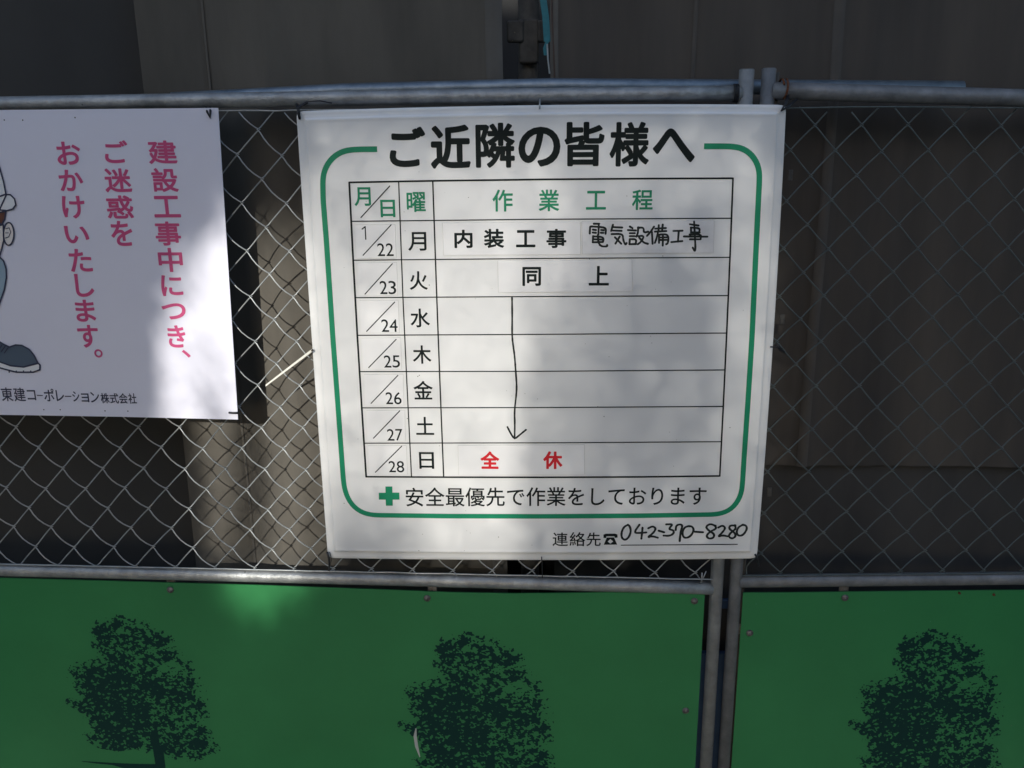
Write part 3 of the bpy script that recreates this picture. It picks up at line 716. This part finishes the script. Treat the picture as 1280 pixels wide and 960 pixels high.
# ruled table
p = Print(FRONT, .0007)
def rule(pts, wpx): p.line(pts, wpx, False); p.cut(M_BLACK, nb, 'ruled_line')
rule([(436.5, 228), (540, 226), (680, 224.2), (800, 223.2), (916, 222.8)], 2.2); rule([(457.5, 595.8), (560, 596.3), (680, 596.5), (800, 596), (899.5, 594.8)], 2.2)
rule([(436.6, 227.2), (441.5, 325), (446.7, 419), (452.3, 510), (457.8, 596.5)], 2.4); rule([(916.2, 222), (912.4, 322), (908.3, 416), (904, 508), (899.6, 595.6)], 2.2)
rule([(498.4, 227.5), (503.7, 372), (508.7, 480), (514.4, 595.7)], 1.5); rule([(541, 227), (546, 372), (550, 480), (554.6, 595.7)], 1.8)
for (ya, ym, yb, xa, xb) in ((276.6, 274, 272.7, 439.2, 914.2), (325.2, 323, 321.6, 441.7, 912.3), (372, 370.5, 369.4, 444.3, 910.2), (419, 417.8, 416.2, 447, 908.2), (464.4, 464, 462.3, 449.8, 906.2), (509.7, 509.3, 507.9, 452.5, 904), (553.8, 553.4, 552, 455.2, 901.8)):
    rule([(xa, ya), ((xa+xb)/2, ym), (xb, yb)], 1.35)
p = Print(FRONT, .0006)
for ch, bx_ in zip('ご近隣の皆様へ', ((486.6, 158.5, 532, 209), (538, 156, 588, 211), (594.5, 153.5, 643.5, 210), (648, 158.5, 700.5, 208.5), (705.5, 152.5, 755.5, 208), (762, 152.5, 811.5, 208.5), (816, 160.5, 869, 203))):
    p.boxglyph(ch, *bx_, 2.7*MM if ch not in '隣皆様' else 2.2*MM); p.cut(M_BLACK, nb, 'title_character')
p = Print(FRONT, .0006)
for ch, bx_ in zip('月日曜作業工程', ((442.8, 234, 463.5, 257.5), (475.6, 249.7, 494, 271.6), (508.4, 240, 532, 265), (615.6, 237, 641, 264.5), (673.4, 237, 699, 264), (732.5, 238.5, 757.5, 262), (790, 237, 816, 262.5))):
    p.boxglyph(ch, *bx_, .65*MM); p.cut(M_GREEN, nb, 'heading_character')
p = Print(FRONT, .0007); p.line([(451.3, 271.8), (487.2, 232.5)], 1.3); p.build('heading_slash', M_BLACK, nb)
p = Print(FRONT, .0006)
for ch, bx_ in zip('月火水木金土日', ((510, 290, 533, 313.5), (512, 339, 534.5, 362.3), (513, 385.6, 537.2, 409.2), (516, 431.6, 539, 454.6), (517, 476, 541, 499.3), (520, 521, 542.5, 543.5), (524, 565, 542.5, 586))):
    p.boxglyph(ch, *bx_, .55*MM); p.cut(M_BLACK, nb, 'weekday_character')
p = Print(FRONT, .0006)
for i, ch in enumerate('安全最優先で作業をしております'):
    p.em(ch, 518.2+25.27*i, 621.3-.10*i, 25.0, .38*MM); p.cut(M_BLACK, nb, 'footer_character')
p = Print(FRONT, .0006)
p.poly([p.p.at(x, y) for x, y in ((481.8, 608), (490.4, 608), (490.6, 615.6), (499.2, 615.6), (499.4, 624.4), (490.9, 624.4), (491, 632), (482.4, 632), (482.2, 624.4), (473.7, 624.4), (473.5, 615.8), (482, 615.8))], [(0, 1, 6, 7), (11, 2, 5, 8)][:0] or [(0, 1, 2, 5, 6, 7, 8, 11), (2, 3, 4, 5), (8, 9, 10, 11)])
p.build('green_cross', M_GREEN, nb)
p = Print(FRONT, .0006)
for ch, bx_ in zip('連絡先', ((690.6, 665.5, 710, 682.5), (712, 665, 731.5, 682.5), (733, 665.5, 751, 682.5))): p.boxglyph(ch, *bx_, .3*MM); p.cut(M_BLACK, nb, 'contact_character')
# telephone symbol: receiver over a body with a dial hole
def pp(*pts): return [p.p.at(x, y) for x, y in pts]
p.poly(pp((754.2, 668.2), (757, 667), (769, 666.9), (771.8, 668), (772, 671.8), (768.4, 672.2), (768, 670.2), (758, 670.3), (757.8, 672.4), (754.4, 672.2)), [(0, 1, 8, 9), (1, 2, 6, 7), (1, 7, 8), (2, 3, 4, 5), (2, 5, 6)])
p.poly(pp((758.5, 671.8), (767.5, 671.6), (771.5, 680.6), (754.6, 680.8), (759.6, 676.8), (763, 673.6), (766.4, 676.6), (763, 679.4)), [(0, 4, 3), (0, 5, 4), (0, 1, 5), (1, 6, 5), (1, 2, 6), (2, 7, 6), (2, 3, 7), (3, 4, 7)])
p.build('telephone_symbol', M_BLACK, nb)
p = Print(FRONT, .0007); p.line([(776, 681.3), (922, 680.2)], 1.2, False); p.build('writing_line', M_BLACK, nb)
# handwriting
def strokes(pr, S_, sc_, ox, oy, wpx, seed=0):
    for k, st in enumerate(S_):
        q = [(ox+x/sc_, oy+y/sc_) for x, y in st]
        if len(q) > 2:                              # Chaikin smoothing keeps pen strokes round
            for _ in range(2):
                o_ = [q[0]]
                for a, b_ in zip(q, q[1:]): o_ += [lerp(a, b_, .25), lerp(a, b_, .75)]
                q = o_+[q[-1]]
        pr.line(q, wpx, True, .12, seed+k)
PH = [[(480, 72), (455, 85), (441, 120), (445, 150), (465, 160), (486, 142), (497, 108), (490, 80), (478, 72)],
 [(545, 72), (512, 119), (552, 119), (585, 116)], [(563, 88), (560, 118), (556, 152)],
 [(596, 92), (620, 80), (640, 92), (626, 118), (590, 145), (618, 137), (650, 146)], [(655, 106), (686, 115)],
 [(698, 70), (738, 68), (710, 97), (742, 104), (740, 124), (715, 136), (683, 134)],
 [(752, 102), (756, 72), (794, 70), (780, 112), (775, 165)],
 [(825, 80), (800, 88), (788, 125), (803, 150), (836, 140), (857, 105), (848, 82), (825, 80)], [(862, 112), (908, 115)],
 [(980, 78), (948, 66), (923, 84), (940, 105), (974, 125), (968, 148), (940, 152), (926, 135), (950, 110), (986, 94), (975, 76)],
 [(996, 88), (1020, 75), (1037, 90), (1020, 115), (993, 141), (1020, 132), (1048, 138)],
 [(1093, 76), (1062, 76), (1056, 95), (1087, 115), (1097, 137), (1075, 153), (1053, 140), (1065, 118), (1097, 95), (1090, 74)],
 [(1138, 72), (1110, 85), (1098, 115), (1110, 136), (1137, 132), (1160, 98), (1155, 76), (1133, 72)]]
p = Print(FRONT, .0007)
for grp_ in [PH[0:1], PH[1:3]]+[[q] for q in PH[3:]]: strokes(p, grp_, 4.571, 680, 640, 2.7); p.cut(M_MARK, nb, 'handwritten_digit')
p = Print(FRONT, .0008)
strokes(p, [[(640, 372), (640.3, 395), (640, 420), (641.5, 432), (643.3, 445), (644.5, 462), (646, 482), (645.2, 495), (643, 514), (643.6, 530), (643.2, 548)], [(634.3, 533.5), (638, 541), (643, 549), (649, 544), (657.5, 537)]], 1, 0, 0, 2.3, 40)
p.build('handwritten_arrow', M_MARK, nb)
# faint dirt marks
p = Print(FRONT, .0007); rnd = random.Random(11)
for _ in range(46):
    x, y = rnd.uniform(430, 930), rnd.uniform(240, 690); s_, z = FRONT.at(x, y); p.disc(s_, z, rnd.choice((.0006, .0008, .0011)), 6)
tag(p.build('dirt_specks', mat('dirt', (.20, .19, .16), rough=.9), nb), kind='stuff')
# ties
def tie(pts, r, m, name='wire_tie', par=nb):
    b = MB(); b.tube([pt(x, y, yy) for x, y, yy in pts], r, 6); b.build(name, m, par, True)
tie([(384, 128, .012), (374, 134, .005), (372, 141, -.003), (374.5, 148, -.002), (373, 139, .004), (371, 130, .012)], .0027, M_TIE)
tie([(372, 136, .0), (385, 127, .01), (400, 126, .014), (415, 129, .016)], .0012, M_TIE)
tie([(675, 124, .01), (674.6, 131, -.002), (674.5, 136.5, -.003)], .0017, M_WIRE)
tie([(985, 120, .02), (982, 130, .0), (977, 138, -.003), (986, 133, .004), (996, 124, .02)], .0027, M_TIE)
tie([(409, 690, -.002), (411, 697, -.003), (412, 705, .006), (411, 713, .016)], .0024, M_TIE)
tie([(412, 690, -.001), (414, 697, -.002), (414, 702, .004)], .001, M_TIE)
tie([(677, 696, -.002), (677.5, 703, .0), (678, 722, .02)], .0012, M_TIE)
tie([(944, 693, -.002), (947, 699, -.002), (948, 707, .01)], .0024, M_TIE)
tie([(963, 433.5, -.003), (970, 433.8, .0), (978, 436, .02)], .0014, M_TIE)
tie([(971, 430, .01), (975, 437, .015), (980, 440, .02)], .0026, M_TIE)
tie([(391.5, 437, -.003), (389, 438.5, -.004)], .0022, M_BOLT)
b = MB()
V = [pt(390, 436, -.002), pt(332, 480.8, -.012), pt(332, 483.2, -.012), pt(391, 439, -.002)]; V += [(v[0], v[1]+.0015, v[2]) for v in V]
b.add(V, [(0, 1, 2, 3), (7, 6, 5, 4), (0, 4, 5, 1), (1, 5, 6, 2), (2, 6, 7, 3), (3, 7, 4, 0)]); b.build('cable_tie', M_TIEW, nb)
# magnet strips and date cards
def card(corners, items, color, r, label, cat='magnet card', grp=None, slash=None, m=M_CARD, hand=None, name='magnet_card', th=.0006):
    """corners TL, TR, BR, BL in the photo; items = (char, box)"""
    Q = [FRONT.at(*c) for c in corners]; c0 = np.mean(Q, 0)
    root = empty(name, FRONT.w(c0[0], c0[1], .001), label, cat, grp)
    o1, o0 = .0009+th, .0004
    V = [FRONT.w(a+(c0[0]-a)*.004, z+(c0[1]-z)*.01, o1) for a, z in Q]+[FRONT.w(a, z, o0) for a, z in Q]
    mesh('sheet', V[:4]+V[:4], [(0, 1, 2, 3)], m, root)
    mesh('edge', V, [(0, 1, 5, 4), (1, 2, 6, 5), (2, 3, 7, 6), (3, 0, 4, 7)], M_CARDEDGE, root)
    pr = Print(FRONT, o1+.0002)
    for ch, bx_ in items:
        if ch == '1': pr.line([(452.8, 286.2), (456.6, 283.2), (457.4, 299)], 1.5)
        else: pr.boxglyph(ch, *bx_, r)
        pr.cut(color, root)
    if slash: pr.line(slash, 1.25); pr.cut(color, root, 'slash')
    if hand:
        for grp_ in (hand[:13], hand[13:19], hand[19:30], hand[30:40], hand[40:43], hand[43:]):
            strokes(pr, grp_, 7.111, 720, 270, 2.6, 70); pr.cut(color, root, 'handwritten_character')
CARDS = [
 (((444, 281), (494, 280.3), (495.5, 322.6), (446, 323.3)), [('1', (452.6, 282.5, 457.6, 299)), ('2', (471.8, 304, 481.2, 320)), ('2', (482.6, 304, 492, 320))], ((454, 319), (489, 281)), 'date card reading 1/22 at the top of the date column'),
 (((447, 328.5), (496, 327.8), (497.5, 369.3), (449, 369.8)), [('2', (474.8, 351, 484.2, 367.5)), ('3', (485.6, 351, 495.2, 367.7))], ((456.4, 367.5), (490.6, 329.5)), 'date card reading 23, second from the top, beside the Tuesday character'),
 (((449.5, 375.5), (498, 375), (499.5, 415.7), (451.5, 416.4)), [('2', (476.8, 399, 486.2, 414.7)), ('4', (487, 399, 497, 414.7))], ((458.4, 414), (493.4, 377.5)), 'date card reading 24, third from the top, beside the Wednesday character'),
 (((452, 422.5), (501, 422), (502.2, 461.7), (454, 462.3)), [('2', (480, 444, 489.2, 459.3)), ('5', (490.6, 444, 500, 459.3))], ((461, 459.3), (495.3, 424)), 'date card reading 25, in the middle of the column, beside the Thursday character'),
 (((455, 468), (504, 467.4), (505, 507), (456.8, 507.5)), [('2', (482.2, 490, 491.2, 505)), ('6', (492.6, 490, 502, 505.2))], ((464, 504), (497.5, 469)), 'date card reading 26, third from the bottom, beside the Friday character'),
 (((458, 513), (506, 512.6), (507, 551.3), (459.6, 551.6)), [('2', (484, 536, 493, 550.6)), ('7', (494.4, 536, 503.2, 550.6))], ((467, 547.5), (499.8, 513.3)), 'date card reading 27, last but one, beside the Saturday character'),
 (((460, 557), (508, 556.7), (509.5, 593), (462, 593.4)), [('2', (486, 576, 494.8, 590)), ('8', (496, 576, 505.3, 590.3))], ((469.4, 590), (502.2, 557.4)), 'date card reading 28 at the bottom of the date column')]
for c, it, sl_, lb in CARDS: card(c, it, M_BLACK, .12*MM, lb, 'date card', 'date cards on the schedule board', sl_, th=.0002)
card(((553, 278.5), (725.5, 277), (726.2, 318), (554.5, 319.3)), [('内', (568, 287, 590.8, 310)), ('装', (605, 286, 630, 310)), ('工', (645, 287.5, 669.3, 309)), ('事', (683, 286, 708, 310))], M_BLACK, 1.05*MM, 'white magnet strip with four bold printed characters in the first work row', 'magnet strip', 'printed magnet strips')
card(((727, 276.6), (893, 275.2), (892, 316), (727.6, 317.6)), [], M_MARK, 0, 'smudged magnet strip with marker handwriting, right half of the first work row', 'magnet strip', None, None, M_CARD_DIRTY, [
 [(158, 68), (207, 68)], [(125, 95), (122, 155)], [(128, 92), (200, 95), (268, 104), (262, 158)], [(202, 70), (199, 162)], [(150, 120), (178, 124)], [(148, 146), (178, 149)], [(222, 123), (246, 126)], [(220, 148), (244, 149)],
 [(152, 178), (148, 232)], [(150, 180), (246, 185), (240, 228)], [(150, 206), (240, 208)], [(148, 233), (238, 230)], [(194, 165), (198, 235), (222, 270), (280, 270), (276, 256)],
 [(328, 78), (312, 132)], [(332, 98), (410, 102)], [(322, 128), (405, 131)], [(315, 160), (415, 157), (418, 210), (438, 258), (450, 238)], [(388, 182), (350, 245)], [(345, 188), (402, 246)],
 [(478, 93), (502, 108)], [(460, 124), (532, 128)], [(476, 152), (522, 152)], [(476, 178), (520, 178)], [(478, 205), (474, 250)], [(478, 205), (536, 205), (530, 246)], [(474, 250), (532, 248)],
 [(552, 100), (550, 150), (535, 182)], [(550, 104), (602, 101), (600, 148), (642, 138)], [(550, 178), (608, 174), (575, 232), (548, 250)], [(560, 190), (600, 236), (638, 246)],
 [(692, 95), (662, 140), (630, 176)], [(674, 140), (680, 246)], [(702, 112), (798, 106)], [(735, 80), (732, 128)], [(770, 76), (765, 124)], [(700, 138), (802, 133)], [(728, 140), (715, 200), (700, 238)],
 [(737, 165), (737, 238)], [(735, 165), (822, 160), (818, 240), (800, 250)], [(737, 190), (816, 188)], [(737, 212), (815, 211)], [(772, 165), (770, 262)],
 [(864, 132), (946, 130)], [(912, 132), (905, 228)], [(846, 231), (944, 222)],
 [(1010, 72), (1088, 84)], [(1020, 102), (1022, 142)], [(1020, 102), (1100, 107), (1094, 142)], [(1020, 144), (1098, 146)], [(1008, 163), (1112, 160), (1106, 206)], [(958, 181), (1167, 183)], [(1012, 206), (1106, 206)], [(1048, 48), (1056, 180), (1062, 325), (1036, 280)]])
card(((622, 325.8), (790, 324.2), (790.5, 364.3), (622.8, 365.6)), [('同', (653, 333.5, 676.3, 357.3)), ('上', (736, 332.3, 761.3, 356.8))], M_BLACK, 1.05*MM, 'white magnet strip with two widely spaced black characters above the drawn arrow', 'magnet strip', 'printed magnet strips')
card(((572.3, 556.3), (730.8, 555.6), (731, 592.6), (573.4, 593.5)), [('全', (600.6, 563.8, 624.2, 585.8)), ('休', (679, 563.8, 703, 586))], M_RED, 1.3*MM, 'white magnet strip with two red characters in the bottom row', 'magnet strip', 'printed magnet strips')

# ------------------------------------------------------------------ the pink-lettered notice on the left
BP = flat(.004)
wn = empty('apology_notice', pt(60, 520, .004), 'white notice with vertical pink lettering hung on the left of the fence', 'notice')
def banner():
    T = [(-420, 139), (-200, 138), (0, 137.5), (135, 136.2), (272.5, 134.8)]; B = [(-300, 514), (-130, 516.5), (0, 518.5), (150, 521), (297.5, 524.5)]
    tp = resample(T, 41); bt = resample(B, 41); V, Fc = [], []
    for j in range(25):
        for i in range(41):
            q = lerp(tp[i], bt[i], j/24); s_, z = BP.at(*q); V.append(BP.w(s_, z, 0.0))
    for j in range(24):
        for i in range(40): a = j*41+i; Fc.append((a, a+41, a+42, a+1))
    n_ = len(V); V += [(v[0], v[1]+.002, v[2]) for v in V]; Fc += [tuple(k+n_ for k in f[::-1]) for f in list(Fc)]
    for i in range(40): Fc += [(i, i+1, i+1+n_, i+n_), (24*41+i, 24*41+i+n_, 24*41+i+1+n_, 24*41+i+1)]
    for j in range(24):
        for c in (0, 40): Fc.append((j*41+c, (j+1)*41+c, (j+1)*41+c+n_, j*41+c+n_))
    mesh('panel', V, Fc, M_BANNER, wn)
banner()
p = Print(BP, .0006)
COLS = [('建', 185.2, 175.6, 221, 205), ('設', 190, 210, 222.5, 240), ('工', 192, 244.8, 225.3, 271.8), ('事', 194.3, 276.8, 226, 307), ('中', 198, 309.8, 228.4, 340), ('に', 201.6, 344, 228.4, 370.2), ('つ', 202.5, 379, 232.3, 399.3), ('き', 209.8, 406.5, 232, 434.5), ('、', 227.7, 437.3, 238.3, 446.9),
 ('ご', 130.6, 175.4, 160.3, 204), ('迷', 130.6, 210.5, 164.3, 240.5), ('惑', 133.4, 244.2, 166.5, 273.3), ('を', 139, 276, 165.8, 307.6),
 ('お', 71, 177, 100.8, 206.2), ('か', 74, 212, 104, 239), ('け', 78, 244.8, 106.4, 273.2), ('い', 81.2, 282.3, 111.2, 304.2), ('た', 86.8, 311, 115, 340), ('し', 94.2, 342.3, 117.2, 371.2), ('ま', 94.7, 374.5, 119.2, 402.2), ('す', 97.6, 406, 123.4, 434.6), ('。', 118, 436.4, 128.4, 446.9)]
for ch, *bx_ in COLS: p.boxglyph(ch, *bx_, 1.15*MM if ch not in '。、' else .5*MM); p.cut(M_PINK, wn, 'pink_character')
p = Print(BP, .0006)
CO = [('東', 1.7, 484.2, 16, 501.4), ('建', 17.4, 484.4, 31.8, 501.6), ('コ', 34.2, 487.4, 44.8, 500.2), ('ー', 46.4, 493, 53.6, 495.4), ('ポ', 55, 485.8, 67.8, 501.6), ('レ', 70.2, 487.6, 80.2, 501.4), ('ー', 81.2, 494, 89.4, 496.6), ('シ', 90.8, 489, 99.4, 501.8), ('ョ', 101.8, 491.6, 111.4, 502.6), ('ン', 113.2, 489.8, 124.2, 503), ('株', 126, 491.2, 136.8, 504), ('式', 137.4, 491.4, 148.4, 504.3), ('会', 148.8, 491.4, 159.6, 504.5), ('社', 160.6, 491.6, 170.8, 504.6)]
for ch, *bx_ in CO: p.boxglyph(ch, *bx_, .35*MM); p.cut(M_NAVY, wn, 'company_character')
p = Print(BP, .0006)
for x, y in ((5.6, 150), (28.6, 150.2), (94, 147), (55, 512), (75.5, 512), (131.5, 513.5), (160, 513.8)): s_, z = BP.at(x, y); p.disc(s_, z, .0014, 8); p.cut(M_TIE, wn, 'pin_hole')
# the bowing workman printed at the left edge (mostly outside the frame)
def figure():
    line_ = Print(BP, .0016); cols = {}
    def shape(pts, col, lay, outline=True):
        P2 = [BP.at(*q) for q in pts]
        pr = cols.setdefault(col, Print(BP, .0)); pr.off = .0006+lay*.00018
        from mathutils.geometry import tessellate_polygon
        tris = tessellate_polygon([[Vector((a, z, 0)) for a, z in P2]])
        pr.off = .0005+lay*.0001; pr.poly(P2, [tuple(t) for t in tris])
        if outline: line_.off = .0016; line_.line(pts+[pts[0]], 1.9)
    ell = lambda cx_, cy_, a, b_, n_=28: [(cx_+a*math.cos(2*math.pi*i/n_), cy_+b_*math.sin(2*math.pi*i/n_)) for i in range(n_)]
    shape([(0, 321), (5, 326), (8.2, 336), (8.6, 347), (6, 362), (0, 379), (-14, 420), (-60, 424), (-110, 420), (-118, 350), (-90, 322), (-40, 312)], 'sleeve', 1)
    shape([(-4, 262), (8, 263), (6.5, 274), (2.5, 281), (-10, 284), (-90, 280), (-90, 262)], 'hair', 2)
    shape([(4.6, 281), (5.2, 300), (3, 310), (0, 320), (-16, 336), (-44, 341), (-74, 334), (-88, 312), (-90, 278), (-60, 272), (-20, 272)], 'skin', 3)
    shape(ell(11.4, 292.3, 6.6, 14.2), 'ear', 4)
    line_.line([(7.5, 286), (12, 284.6), (14, 290), (11.5, 296), (7, 297.5)], 1.0); line_.line([(7.5, 291), (11, 291)], .9)
    dome = [(8.2, 244), (5, 227), (0, 209), (-10, 190), (-28, 176), (-50, 172), (-72, 180), (-88, 200), (-96, 240)]
    shape(dome+[(-96, 262), (0, 262)], 'helmet', 5)
    shape([(-100, 246), (-50, 250), (0, 245.5), (7, 243), (13.5, 243.3), (18.8, 248.5), (20.4, 256), (16.5, 261.3), (0, 265.6), (-50, 270), (-104, 264)], 'brim', 6)
    shape([(0, 427), (5, 430), (12.5, 433.5), (20, 431), (28, 431.6), (37, 436.5), (43, 444), (48, 454), (30, 458.5), (14, 457), (0, 452), (-20, 446), (-22, 428)], 'shoe', 2)
    shape([(0, 452), (14, 457), (30, 458.5), (48, 453.6), (50.6, 456), (50.3, 462), (42, 465), (21, 465), (0, 459.5), (-18, 452), (-20, 446)], 'sole', 3)
    for k in range(4): line_.line([(11-4*k, 434-1.5*k), (6-4*k, 441-1.5*k)], 1.3)
    for k in range(4): line_.line([(12+9*k, 463.5), (12+9*k, 465)], 1.6)
    line_.build('figure_outline', M_NAVY, wn)
    CM = dict(sleeve=(.29, .40, .48), hair=(.14, .05, .03), skin=(.77, .71, .67), helmet=(.78, .79, .80), shoe=(.08, .115, .16), brim=(.78, .79, .80), sole=(.78, .79, .80), ear=(.78, .73, .70))
    for c, pr in cols.items(): pr.build('figure_'+c, mat('print_'+c, CM[c], rough=.45), wn)
figure()
tie([(257.5, 134, .016), (259, 140, .001), (262.5, 147, .0), (263, 139, .0), (262.6, 134, .016)], .0021, M_TIE, par=wn)
tie([(286, 515.8, -.002), (292, 516.2, -.003), (297, 516, -.003), (300, 517, .01)], .0022, M_TIE, par=wn)
tie([(275, 528, .02), (278, 524, .01)], .0014, M_TIE, par=wn)

for o in bpy.data.objects:
    if '_loc' in o: del o['_loc']
